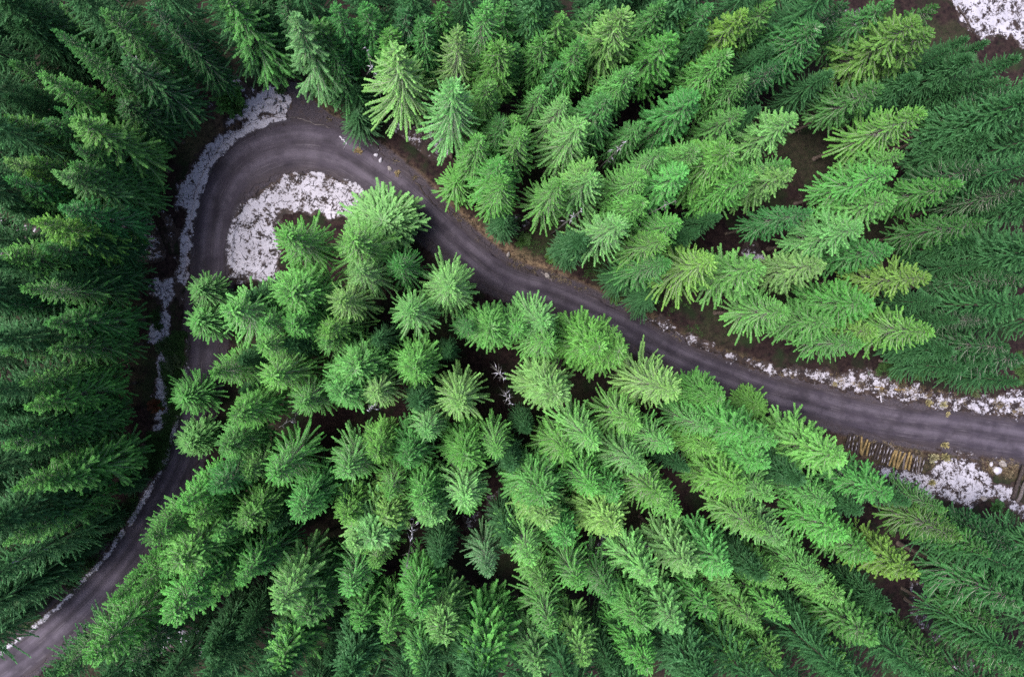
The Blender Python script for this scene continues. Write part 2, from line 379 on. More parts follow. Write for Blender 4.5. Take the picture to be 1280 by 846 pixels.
# snow sifted through the crowns onto the floor, here and there
SM = np.maximum(SM, (.55 * (SX < 45)) * sstep(.69, .77, fbm(SX * .09 + 9, SY * .09 + 3, 3)) * sstep(2, 5, RDs))
SM *= .76 * sstep(-.75, -.1, RDs)
spk = .75 * fbm(SX * 1.3, SY * 1.3, 4) + .25 * fbm(SX * 3.6 + 31, SY * 3.6, 2) + .0
spk = (spk - .5) * 1.5 + .42
on = SM > .16
ci, cj = np.nonzero(on)
vid = np.full((len(sx) + 1, len(sy) + 1), -1, np.int64)
cor = np.concatenate([np.stack([ci, cj], 1), np.stack([ci + 1, cj], 1), np.stack([ci + 1, cj + 1], 1), np.stack([ci, cj + 1], 1)])
flat = cor[:, 0] * (len(sy) + 1) + cor[:, 1]; uniq, inv = np.unique(flat, return_inverse=True)
ui, uj = uniq // (len(sy) + 1), uniq % (len(sy) + 1)
vx = -82 + (ui - .5) * ST + (rng.random(len(ui)) - .5) * .07; vy = -66 + (uj - .5) * ST + (rng.random(len(ui)) - .5) * .07
mm = np.pad(SM - spk, 1, mode='edge')
cov = (mm[ui, uj] + mm[ui + 1, uj] + mm[ui, uj + 1] + mm[ui + 1, uj + 1]) / 4
vz = bil(GZ, vx, vy)
rdv = bil(RD, vx, vy)
vz = np.maximum(vz, np.where(rdv < .5, .05, -9)) + .035 + .02 * (fbm(vx * 1.2, vy * 1.2, 2) - .5)
SFa = inv.reshape(4, -1).T
snow = obj('snow', mesh_np('snow', np.stack([vx, vy, vz], 1), SFa, smooth=True, attr={'cover': np.stack([np.clip(cov + .5, 0, 1), sstep(.4, -.2, rdv), rdv * 0], 1)}), M_THIN)
tag(snow, 'broken thin snow lying along the road verges and clearings', 'snow', kind='stuff')

# ------------------------------------------------------------------ conifers
UP = np.array([0, 0, 1.])
def norm(a): return a / (np.linalg.norm(a, axis=-1, keepdims=True) + 1e-9)
class Blades:
    """collects little needle sprays (one rhombus each)"""
    def __init__(s): s.B = []; s.D = []; s.L = []; s.Wd = []; s.T = []
    def add(s, b, d, l, w, t): s.B.append(b); s.D.append(d); s.L.append(l); s.Wd.append(w); s.T.append(t)
    def build(s, r):
        b = np.vstack(s.B); d = norm(np.vstack(s.D)); l = np.concatenate(s.L)[:, None]; w = np.concatenate(s.Wd)[:, None]; t = np.vstack(s.T)
        side = norm(np.cross(d, UP + .001)); up = np.cross(side, d)
        roll = r.normal(0, .55, (len(b), 1)); sd = side * np.cos(roll) + up * np.sin(roll); nn = np.cross(sd, d)
        m = b + d * l * .45 + nn * w * .25
        V = np.stack([b, m - sd * w, b + d * l - UP * l * .10, m + sd * w], 1).reshape(-1, 3)
        Fq = np.arange(len(V)).reshape(-1, 4)
        return V, Fq, np.repeat(t, 4, 0)
def frond(bl, r, P, wmax, sp, bsize, bt, droop=.45, inner=.12):
    """needle sprays on a limb whose axis is the polyline P"""
    seg = np.linalg.norm(np.diff(P, axis=0), axis=1); cum = np.concatenate([[0], np.cumsum(seg)]); L = cum[-1]
    n = max(3, int(L * (1 - inner) / sp))
    s = (inner + (1 - inner) * (np.arange(n) + r.random(n) * .8) / n) * L
    s = np.clip(s, 0, L * .999)
    X = np.stack([np.interp(s, cum, P[:, k]) for k in range(3)], 1)
    e = np.clip(s + .05, 0, L); X2 = np.stack([np.interp(e, cum, P[:, k]) for k in range(3)], 1); e0 = np.clip(s - .05, 0, L)
    X1 = np.stack([np.interp(e0, cum, P[:, k]) for k in range(3)], 1)
    T = norm(X2 - X1); side = norm(np.cross(T, UP + .001)); f = s / L
    wl = wmax * np.minimum(1, (f - inner + .06) / .22) * np.clip(1.04 - f, 0, 1) ** .55
    for sg in (-1, 1):
        l = wl * (.75 + .5 * r.random(n)) + .06
        d = norm(T * (1.0 + .35 * r.random((n, 1))) + sg * side * (.60 + .35 * r.random((n, 1))) - UP * (droop * (.5 + r.random((n, 1)))))
        k = 1 if wmax < bsize else 2
        for j in range(k):
            pos = X + d * (l * j / k)[:, None]
            keep = r.random(n) > .06
            dd = norm(norm(d) + r.normal(0, .20, (n, 3)))
            ll = np.minimum(bsize * (.75 + .5 * r.random(n)), l + .05)
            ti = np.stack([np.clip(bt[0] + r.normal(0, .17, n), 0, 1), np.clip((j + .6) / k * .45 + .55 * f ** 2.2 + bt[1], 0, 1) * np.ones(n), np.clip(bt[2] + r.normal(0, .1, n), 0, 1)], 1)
            bl.add(pos[keep], dd[keep], ll[keep], (ll * .27 * (.8 + .4 * r.random(n)))[keep], ti[keep])
    # sprays along the top of the axis
    d = norm(T + r.normal(0, .16, (n, 3)) + UP * .10)
    ll = bsize * (.8 + .4 * r.random(n))
    bl.add(X, d, ll, ll * .22, np.stack([np.clip(bt[0] + r.normal(.05, .15, n), 0, 1), np.clip(.35 + .6 * f ** 2 + bt[1], 0, 1), np.full(n, bt[2])], 1))
def conifer(seed, kind, H=27.0, R=3.3, lod=1.0, bare=False):
    r = np.random.default_rng(seed); bl = Blades(); lm = MB()
    K = dict(s=dict(z0=.24, dz=.60, nb=(8, 11), w=.085, droop=.40, pw=.62, sec=0, e1=46), n=dict(z0=.24, dz=.58, nb=(8, 11), w=.10, droop=.30, pw=.72, sec=0, e1=50),
             r=dict(z0=.30, dz=.52, nb=(9, 12), w=.115, droop=.20, pw=.52, sec=1, e1=52), d=dict(z0=.2, dz=.66, nb=(7, 9), w=.19, droop=.5, pw=.62, sec=1, e1=42),
             f=dict(z0=.22, dz=.66, nb=(7, 9), w=.20, droop=.42, pw=.70, sec=1, e1=48))[kind]
    if bare: K['z0'] = .38
    bs = .145 / lod; sp = .050 / lod
    z0 = K['z0'] * H; z = z0; ph = r.random() * 6.28
    a1, a2 = r.random(2) * 6.28; k1, k2 = .16 * r.random(), .12 * r.random()
    while z < H - .35:
        t = (z - z0) / (H - z0); n = r.integers(*K['nb']) 
        Lr = R * (1 - t) ** K['pw'] * (.72 + .28 * min(1, t / .18)) + .30
        ph += 1.1 + r.random() * .7; whorl = .82 + .36 * r.random()
        for b in range(n):
            az = ph + 6.283 * b / n + r.normal(0, .14)
            L = Lr * whorl * (.72 + .46 * r.random()) * (1 + k1 * math.cos(az - a1) + k2 * math.cos(2 * az - a2))
            if r.random() < .14: L *= .55
            el = R_(-6 + (K['e1'] + 6) * t ** 1.3 + r.normal(0, 6))
            dr = K['droop'] * (1 - .75 * t) * (.7 + .6 * r.random())
            s = np.linspace(0, 1, 9); bend = r.normal(0, .09)
            hx = L * s * math.cos(el); hz = L * (math.sin(el) * s - dr * s ** 2 + .5 * dr * s ** 3.2)
            ang = az + bend * s ** 1.5
            zz = z + r.normal(0, .12)
            P = np.stack([np.cos(ang) * hx, np.sin(ang) * hx, zz + hz], 1)
            bt = (np.clip(.5 + r.normal(0, .18), .05, .95), -.08 + .10 * t + r.normal(0, .06), np.clip(r.random() ** 3, 0, 1))
            inn = .14 + .14 * (1 - t) * r.uniform(.6, 1.3)
            frond(bl, r, P, min(K['w'], .05 + (.05 if K['w'] < .2 else .085) * L) * r.uniform(.8, 1.3) * (1 + .9 * sstep(.62, .25, t)), sp, bs, bt, K['droop'] * 1.0, inn)
            if L > .7:
                lm.tube(P[:8] + [0, 0, .03], np.linspace(.014 + .010 * L, .007, 8), 3, False)
            ns = K['sec'] if L > 1.7 else 0
            for c in range(ns):
                fpos = .30 + .45 * (c + r.random()) / max(ns, 1); i0 = fpos * 8; i = int(i0); B = P[i] + (P[min(i + 1, 8)] - P[i]) * (i0 - i)
                for sg in (-1, 1):
                    if r.random() < .25: continue
                    a = math.atan2(*(P[min(i + 1, 8)] - P[i])[[1, 0]]) + sg * (.48 + .25 * r.random()); l2 = L * (.50 - .34 * fpos) * (.7 + .5 * r.random())
                    s2 = np.linspace(0, 1, 5)
                    Q = B + np.stack([np.cos(a) * l2 * s2, np.sin(a) * l2 * s2, l2 * (-.12 * s2 - K['droop'] * .9 * s2 ** 2)], 1)
                    frond(bl, r, Q, min(K['w'] * .85, .06 + .10 * l2), sp * 1.1, bs, (np.clip(bt[0] + r.normal(0, .08), 0, 1), bt[1], bt[2]), K['droop'] * 1.1, .05)
        z += K['dz'] * (1 - .5 * t) * (.8 + .4 * r.random())
    P = np.stack([np.zeros(5), np.zeros(5), np.linspace(H - 1.2, H, 5)], 1)
    frond(bl, r, P, .16, .07, .2, (.7, .3, .3), -.5, .0)
    return bl.build(r), lm
def trunk_mb(H=27.0, r0=.24, seed=0):
    r = np.random.default_rng(seed); mb = MB(); z = np.array([-.6, 0, .4, 2, 5, 9, 14, 20, H - .4]); 
    rad = np.array([r0 * 1.7, r0 * 1.45, r0 * 1.12, r0, r0 * .9, r0 * .78, r0 * .6, r0 * .34, .02])
    P = np.stack([r.normal(0, .02, 9), r.normal(0, .02, 9), z], 1); P[-1, :2] = 0
    mb.tube(P, rad, 9, True, .08)
    # short dead snags below the live crown
    for k in range(14):
        zz = r.uniform(2, 8); a = r.random() * 6.28; l = r.uniform(.4, 1.3)
        mb.tube([(0, 0, zz), (math.cos(a) * l * .6, math.sin(a) * l * .6, zz - .03), (math.cos(a) * l, math.sin(a) * l, zz - .15 * l)], [.03, .02, .008], 3)
    return mb

ARCH = {}
for kind, n, bare in (('s', 2, 0), ('s', 4, 1), ('n', 3, 0), ('n', 4, 1), ('r', 1, 0), ('r', 4, 1), ('d', 2, 0), ('f', 2, 0), ('f', 3, 1)):
    for i in range(n):
        (Vb, Fb, Tb), lm = conifer(100 + 17 * i + ord(kind) + 500 * bare, kind, bare=bool(bare))
        ARCH.setdefault((kind, bare), []).append((mesh_np('spruce_crown', Vb, Fb, attr={'tint': Tb}), lm.mesh('spruce_limbs')))
TRUNKS = [trunk_mb(seed=i).mesh('spruce_trunk', smooth=True) for i in range(3)]

TONE = dict(p=(.128, .315, .090), b=(.086, .275, .062), m=(.055, .205, .052), d=(.030, .125, .040), y=(.115, .280, .056), g=(.100, .235, .090))  # d: dark spruces, with the shade over low ones put into the colour
SIZE = {1: (18.5, 2.0), 2: (22.5, 2.6), 3: (25.5, 3.1), 4: (27.5, 3.7), 5: (29.0, 4.5)}
TREES = """
22 27 2 d n;66 31 3 m n;93 62 3 m n;45 84 3 b n;7 148 3 b n;57 150 2 m r;72 137 2 m n;89 150 5 b s;153 128 3 d r;158 78 4 d d;128 8 3 m n;75 5 2 m n;35 6 2 m n;183 8 3 d d;215 35 3 d d;5 25 2 d n;10 78 2 m n;4 118 2 d n
25 108 2 d r;6 200 3 p n;33 197 2 y n;86 203 3 m n;92 186 2 m n;283 -6 4 b s;322 8 2 d s
365 20 4 g s;392 28 3 m s;415 68 3 m s;455 5 3 m n;486 41 2 b r;494 62 5 p s;527 28 3 m r;545 8 3 m n;575 42 4 p s;603 8 4 b s;630 5 3 m n;622 58 3 b r;567 112 5 p s;610 105 3 b r;596 172 3 b s;626 150 2 m r;443 108 2 d n;445 140 2 d n;626 202 3 b n;352 0 3 d n;420 8 3 m n;505 12 3 d n
670 3 3 m s;703 15 3 b s;775 14 4 p r;830 5 3 m s;860 18 2 b r;838 43 4 b s;680 50 3 b r;727 58 3 b r;750 48 2 m n;642 55 2 m n;790 88 3 b r;760 120 3 m r;678 108 2 b s;708 122 3 p s;723 155 4 p s;910 68 3 b r;935 15 4 y s;935 98 2 m r;950 135 2 d r;868 120 4 m s;928 135 3 b s;650 165 3 b s;643 148 2 b n;800 152 2 m n;828 185 3 b n;866 190 3 b r;915 190 4 b r;740 205 3 p s;700 78 2 m n;745 5 2 m n;880 42 2 d n;965 60 2 d n;890 5 3 m n
965 5 3 b n;1022 33 4 m r;1060 5 3 d s;1150 28 5 y s;1100 107 3 m s;1147 95 2 d n;1255 127 3 m n;1155 140 4 b n;996 148 4 p n;1130 193 3 b s;986 205 3 b n;1235 52 2 d d;1210 48 1 d d;1274 72 2 d d;1279 162 2 d n;1235 172 2 d n;1174 6 3 m n;1180 76 1 d d;1166 42 3 y n;1188 62 2 d n;1240 90 2 d d;1215 72 2 d d;1276 112 3 d n;1235 205 3 d n;1275 200 3 d n;1276 240 3 d n;1240 150 2 d n;1260 100 2 d d;1112 2 3 m n;975 78 3 d s;1040 90 2 d n;1205 105 1 d d
5 222 3 m n;72 219 3 p n;30 214 2 y n;30 245 2 b r;38 277 3 y s;73 257 3 m n;52 310 2 m n;3 322 3 b r;27 360 4 b n;66 345 2 d n;60 402 3 m s;3 380 2 m n;25 408 1 d r;4 258 2 d r;130 225 3 m n;100 300 2 d s;110 340 3 d s
357 292 4 b s;478 274 5 p r;438 305 4 b s;447 337 4 p s;562 355 4 p s;513 392 4 p s;423 375 4 p s;360 367 4 b r;365 407 3 b r;405 412 3 b n;327 405 3 b n;615 410 3 b r;588 408 2 m s;498 330 3 m s;570 222 3 b n;628 222 3 b s;630 275 2 m r;592 180 2 b s
703 228 4 b n;745 217 3 p n;800 217 3 b n;853 217 4 b n;805 250 3 b r;775 282 4 p s;850 280 3 b n;873 290 2 m r;825 302 3 b s;938 222 4 b r;893 330 4 y s;950 337 4 b n;835 327 3 m n;815 372 2 m n;682 404 4 p s;750 432 4 b r;648 408 3 b s;728 300 2 m s;785 345 2 m n;900 270 2 d n
990 215 3 p n;1118 215 4 b s;1200 230 4 b s;1118 248 4 b n;1077 287 5 p s;1230 277 4 m s;1112 312 3 m n;1160 342 4 y n;1030 330 4 p s;1090 378 4 b n;1095 415 3 y n;1165 412 4 b n;1260 222 2 d n;1279 305 2 d s;1272 395 2 d d;1175 376 2 d n;1250 262 1 d n;1078 430 3 b n;1010 262 3 m s;1225 330 2 d n;1235 400 3 d n;1262 432 3 d n;1277 452 3 d n;1240 450 2 d n;1192 440 2 d d;1255 352 3 d n;1277 352 3 d n;1222 302 2 d n;1200 400 2 d n;1210 462 2 d d;1277 478 2 d n;1040 400 3 b n;985 390 3 b n;1215 440 1 d d
3 440 3 m s;21 483 3 b s;30 508 3 b s;67 540 4 m s;5 556 3 b n;12 612 4 b n;58 610 4 b s;265 468 3 b n;226 500 3 b s;232 556 3 p r;292 522 3 b r;277 562 2 b r;307 592 3 p n;265 615 3 m n;225 635 3 b n;2 515 2 d s;60 440 3 m n;28 570 2 d s
243 362 3 b s;283 388 4 b s;243 402 3 b s;310 372 2 m n;300 450 2 m n
338 474 4 b s;375 504 3 b s;443 462 4 b r;425 492 3 b r;468 490 3 p s;518 462 4 b r;523 504 2 m s;533 540 3 p s;576 508 4 p s;622 562 3 b s;583 573 3 b r;342 594 4 b s;432 590 4 b s;470 570 3 b r;508 577 3 m r;578 625 4 p s;486 622 3 b s;528 630 3 b r;380 628 2 m s;428 627 2 m n;330 432 3 b s;362 430 2 m n;405 428 2 b s;470 425 2 m s;560 440 1 d s;300 490 1 m n
685 432 3 b s;775 440 4 y r;692 494 4 p r;846 492 5 p s;738 552 4 p s;712 568 3 b n;835 560 4 b s;885 537 3 b s;935 543 5 b s;890 563 2 b r;803 585 4 p n;742 610 3 b s;825 622 4 b s;675 622 4 b r;928 617 4 b n;770 620 2 b r;860 587 2 m s;950 580 3 b n;660 537 1 d s;795 530 3 b s;952 508 3 b n;905 500 2 b r;640 580 2 m n
970 550 4 b n;1055 572 5 b s;1113 620 3 m s;1040 630 3 b n;967 622 3 b n;1135 628 2 m n;1180 636 2 b n;960 582 3 b n;1000 600 2 m n;1075 640 2 m n
10 676 4 b n;12 745 3 d s;70 700 2 d n;190 677 4 b r;222 704 4 b r;207 726 3 b n;215 770 4 b r;167 742 3 b s;141 752 2 b n;108 827 5 b s;270 677 3 b s;268 740 3 b n;308 655 3 b r;298 725 3 b s;241 735 3 b r;160 835 4 d s;300 795 2 d n;72 840 3 m n;260 818 2 d n;340 660 2 m n;10 775 1 d r;32 748 1 d r;62 722 1 d r;90 690 1 d r;115 660 1 d r;-8 790 1 d r;-20 760 2 d n;150 610 1 d r;235 655 3 b n
375 642 3 b r;428 647 3 b r;462 674 4 p r;440 682 3 p n;485 647 3 p r;535 650 4 p r;583 638 2 b s;436 742 3 b s;470 712 3 b s;350 764 5 p s;383 777 3 m r;480 802 3 b s;448 787 2 b s;520 764 3 b r;552 795 4 p r;612 722 3 g n;347 838 4 b n;525 838 4 b s;610 838 5 b s;458 840 3 b s;455 806 2 m r;635 677 2 m r;325 714 3 m s;633 792 2 b n;550 702 2 d n;400 720 1 d n;410 830 2 d n
685 646 4 p r;710 680 3 b r;665 700 4 p n;680 736 3 b r;725 733 3 b s;768 660 4 p r;815 730 4 p s;853 787 4 p s;865 712 4 p s;850 645 3 b n;910 712 4 b s;953 667 4 b n;805 787 3 b r;765 747 3 m n;735 832 4 p s;675 843 4 p s;790 806 2 m r;810 836 3 b r;895 770 3 b n;923 740 2 b n;948 784 3 b n;953 722 2 m n;890 838 3 b n;945 842 3 b n;765 838 2 d s;690 790 3 b n
980 674 4 p n;1055 669 4 b n;1088 697 3 b n;1023 727 3 b r;977 732 2 b n;1145 720 4 y s;1198 672 4 y n;1238 692 3 m n;1050 749 2 b r;1093 804 4 b s;985 779 3 b n;1065 838 3 b n;1277 756 5 m s;1135 806 3 m s;1277 838 4 m s;1185 838 3 m n;975 834 3 b n;1252 786 3 m s;1270 686 3 d s;1010 775 1 d r;32 748 1 d r;62 722 1 d r;90 690 1 d r;115 660 1 d r;-8 790 1 d r;-20 760 2 d n;150 610 1 d r;1110 760 2 d n
"""
trees = []
for tok in TREES.replace('\n', ';').split(';'):
    tok = tok.split()
    if tok: trees.append((float(tok[0]), float(tok[1]), int(tok[2]), tok[3], tok[4]))
TW = dict(p='pale green', b='bright green', m='mid green', d='dark green', y='fresh light green', g='greyish green')
KW = dict(s='spruce with long separate drooping limbs', n='pointed spruce', r='dense rounded spruce', d='broad shaded spruce')
SW = {1: 'low', 2: 'slim', 3: 'medium', 4: 'tall', 5: 'very large'}
SPECIAL = {}
ONES = 'zero one two three four five six seven eight nine ten eleven twelve thirteen fourteen fifteen sixteen seventeen eighteen nineteen'.split()
TENS = ' . twenty thirty forty fifty sixty seventy eighty ninety'.split(' ')[1:]
def words_of(n):
    n = int(n)
    if n >= 100: return 'a hundred'
    return ONES[n] if n < 20 else TENS[n // 10 - 1] + ('-' + ONES[n % 10] if n % 10 else '')
placed = []
for (u, v, sz, tone, kd) in trees:
    h, R = SIZE[sz]; h *= rng.uniform(.95, 1.05); R *= rng.uniform(.78, 1.08)
    h *= .90 if u < 300 else (.86 if v < 450 else .79) * (.93 if u > 850 else 1) * (.94 if u > 1020 else 1)
    if u < 200: R *= .88
    need = (4.5 if v < 330 else 5.8 if v < 560 else 3.0) if u < 245 or (u < 330 and v < 330) else (1.25 * R if v < 450 and u > 400 and at(u, v, h)[1] > np.interp(at(u, v, h)[0], cl[::-1, 0], cl[::-1, 1]) else .62 * R)
    for _ in range(24):                                               # keep stems off the carriageway
        x, y = at(u, v, h); rd, al, sd = road_dist(x, y)
        if rd > need: break
        h *= .96
    placed.append((float(x), float(y), h, R, float(rd), float(sd), u, v, sz, tone, kd))
# the 300 largest stand as trees of their own; the small shaded rest goes into the mass of the wood
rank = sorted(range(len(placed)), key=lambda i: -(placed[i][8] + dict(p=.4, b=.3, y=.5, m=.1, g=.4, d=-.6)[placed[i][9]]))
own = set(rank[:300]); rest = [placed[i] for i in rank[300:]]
used = set()
for (x, y, h, R, rd, sd, u, v, sz, tone, kd) in [placed[i] for i in sorted(own)]:
    z = float(gz(x, y))
    root = empty('spruce_tree', (x, y, z), rng.random() * 6.283, (R / 3.3, R / 3.3, (h - z) / 27.0))
    root.rotation_euler.x = rng.normal(0, .008); root.rotation_euler.y = rng.normal(0, .008)
    far = math.hypot(u - NAD[0], v - NAD[1]); k2 = 'f' if (kd == 's' and far > 400) or (kd == 'n' and far > 330 and rng.random() < .75) else kd
    ak = ARCH[(k2, 0 if kd == 'd' or rd < 5 or (u < 300 and sd < 0) else 1)]; cm, lmm = ak[rng.integers(len(ak))]
    obj('trunk', TRUNKS[rng.integers(3)], M_BARK, root)
    obj('limbs', lmm, M_LIMB, root)
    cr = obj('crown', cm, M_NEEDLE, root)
    c = np.array(TONE[tone]) * rng.uniform(.88, 1.12) * (.95 if u < 190 else .60 if u > 1165 else .72 if (u > 1080 and v > 680) or (u > 1010 and v < 130) else .87 if u > 900 and sd < 0 else .84 if u < 300 and sd < 0 else 1) * np.array([rng.uniform(.86, 1.18), 1, rng.uniform(.88, 1.15)])  # regional factors put vignette and uneven light into the crown colour
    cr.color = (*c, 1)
    if sd > 0: pl = 'inside the bend'; gp = 'spruces enclosed by the bend'
    elif u < 330: pl = 'outside the bend'; gp = 'spruces outside the bend'
    else: pl = 'above the road'; gp = 'spruces above the straight road'
    if 0 < rd < 4.2: pl = 'beside the road'
    pu, pv = np.clip((u + .12 * (NAD[0] - u)) / 12.8, 0, 100), np.clip((v + .12 * (NAD[1] - v)) / 8.46, 0, 100)
    while True:
        lab = f"{SW[sz]} {TW[tone].replace(' green', '')} {dict(s='drooping', n='pointed', r='rounded', d='broad')[kd]} spruce {pl}, {words_of(pu)} percent across and {words_of(pv)} percent down"
        if lab not in used: break
        pv += 1
    used.add(lab); tag(root, lab, 'tree', gp)
print('TREES', len(placed))

# ------------------------------------------------------------------ the wood beyond: crowns past the 300 listed ones read as one mass
fr = np.random.default_rng(3); pts = []
for _ in range(9000):
    u, v = fr.uniform(-165, 1440), fr.uniform(-100, 946)
    if -18 < u < 1298 and -16 < v < 862: continue
    if u > 1150 and v < 60: continue
    if u > 1180 and 420 < v < 720: continue
    if any((u - a) ** 2 + (v - b) ** 2 < 58 ** 2 for a, b in pts): continue
    x, y = at(u, v, 25.0); rd, _, _ = road_dist(x, y)
    if rd < 2.5: continue
    pts.append((u, v))
LOW = [conifer(900 + i, k, lod=.55) for i, k in enumerate('nsr')]
Vs, Fs, Ts, mi, off = [], [], [], [], 0
allw = []
for (u, v) in pts:
    x, y = at(u, v, 25.0); allw.append((float(x), float(y), fr.uniform(.85, 1.2), fr.uniform(.82, 1.02), fr.uniform(.6, 1.2)))
for p_ in rest:
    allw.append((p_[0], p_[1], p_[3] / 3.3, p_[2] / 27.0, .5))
print('REST', len(rest), 'FRINGE', len(pts))
for (x, y, s, hs, tb) in allw:
    z = float(gz(x, y)); (Vb, Fb, Tb), lm = LOW[fr.integers(3)]
    a = fr.random() * 6.28
    Rm = np.array([[math.cos(a) * s, -math.sin(a) * s, 0], [math.sin(a) * s, math.cos(a) * s, 0], [0, 0, hs]])
    tk = trunk_mb(seed=4); Vt = np.vstack(tk.V); Ft = np.vstack(tk.F4)
    for VV, FF, TT, m in ((Vb, Fb, Tb * np.array([tb, 1, 1]), 0), (Vt, Ft, np.full((len(Vt), 3), .5), 1)):
        Vs.append(VV @ Rm.T + np.array([x, y, z])); Fs.append(FF + off); Ts.append(np.clip(TT, 0, 1)); mi.append(np.full(len(FF), m)); off += len(VV)
wood = obj('forest', mesh_np('forest', np.vstack(Vs), np.vstack(Fs), attr={'tint': np.vstack(Ts)}, mat_idx=np.concatenate(mi)), [M_NEEDLE, M_BARK])
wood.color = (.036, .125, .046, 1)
tag(wood, 'surrounding spruce wood continuing past the edges of the view', 'forest', kind='stuff')

# ------------------------------------------------------------------ dead standing trees with snow along their bare limbs
def dead_tree(seed, H):
    r = np.random.default_rng(seed); tk = MB(); tk.tube([(0, 0, -.4), (0, 0, H * .5), (.1, .05, H)], [.17, .12, .03], 7)
    lb = MB(); sn = MB()
    for k in range(15):
        t = .5 + .5 * r.random(); z = H * t; a = r.random() * 6.28; l = 2.6 * (1.08 - t) + .5
        s = np.linspace(0, 1, 5); hx = l * s; hz = l * (.12 * s - .35 * s ** 2)
        P = np.stack([np.cos(a + .2 * s) * hx, np.sin(a + .2 * s) * hx, z + hz], 1)
        lb.tube(P, np.linspace(.035, .010, 5), 4)
        for j in (1, 2, 3):
            for sg in (-1, 1):
                b = a + sg * .8; q_ = l * .16 * r.uniform(.5, 1.2)
                lb.tube([P[j], P[j] + np.array([math.cos(b) * q_, math.sin(b) * q_, -.12 * q_])], [.018, .006], 3)
        if r.random() < .55:
            i0 = r.integers(0, 3); sn.tube(P[i0:i0 + 3] + [0, 0, .05], np.array([.05, .085, .03]) * r.uniform(.7, 1.2), 5, True, .5)
    return tk.mesh('dead_trunk', smooth=True), lb.mesh('dead_limbs'), sn.mesh('dead_snow', smooth=True)
DT = [dead_tree(i, 20.0) for i in range(3)]
DEAD = [(150, 58, 17, 'above the dark wood beside the bend'), (457, 58, 20, 'between the big pale spruces above the road'), (785, 175, 17, 'beside a dark gap in the wood above the road'),
        (845, 250, 20, 'among bright spruces above the straight road'), (728, 262, 18, 'nearest the road in the upper wood'), (462, 515, 20, 'in the middle of the enclosed wood'),
        (352, 532, 16, 'in deep shade of the enclosed wood'), (631, 474, 22, 'beside a wide dark gap inside the bend'), (513, 676, 19, 'amid pale rounded crowns low in the photo'), (507, 718, 18, 'under a pale crown low in the photo'), (640, 505, 18, 'just below its twin by the dark gap'),
        (10, 705, 18, 'at the photo edge near the lower road')]
for i, (u, v, h, pl) in enumerate(DEAD):
    h += 3.0
    x, y = at(u, v, h); z = float(gz(x, y)); s = h / 20.0
    root = empty('dead_tree', (float(x), float(y), z), i * 1.7, (.62, .62, s))
    a, b, c = DT[i % 3]
    obj('trunk', a, M_DEAD, root); obj('crown', b, M_DEAD, root); obj('snow_coat', c, M_SNOW, root)
    tag(root, 'bare dead tree with snowy limbs ' + pl, 'dead tree', 'dead snow-dusted trees')

# ------------------------------------------------------------------ shrubs
def shrub(seed, n=60, tall=1.0, sp=.09, bs=.16):
    r = np.random.default_rng(seed); bl = Blades(); st = MB()
    for k in range(n):
        a = r.random() * 6.28; e = r.uniform(.25, 1.45); l = r.uniform(.55, 1.0)
        s = np.linspace(0, 1, 6)
        P = np.stack([np.cos(a) * math.cos(e) * l * s, np.sin(a) * math.cos(e) * l * s, tall * (math.sin(e) * l * s - .12 * s ** 2)], 1)
        st.tube(P, np.linspace(.018, .005, 6), 3, False)
        frond(bl, r, P, .2, sp, bs, (np.clip(.5 + r.normal(0, .2), 0, 1), 0, r.random() ** 2), .1, .25)
    return bl.build(r), st
SH = []
for i in range(3):
    (a, b, c), st = shrub(40 + i); SH.append((mesh_np('shrub_foliage', a, b, attr={'tint': c}), st.mesh('shrub_stems')))
(a, b, c), st = shrub(60, 44, 1.3, .10, .13); THIN = (mesh_np('shrub_foliage', a, b, attr={'tint': c}), st.mesh('shrub_stems'))
SC_Y = .62
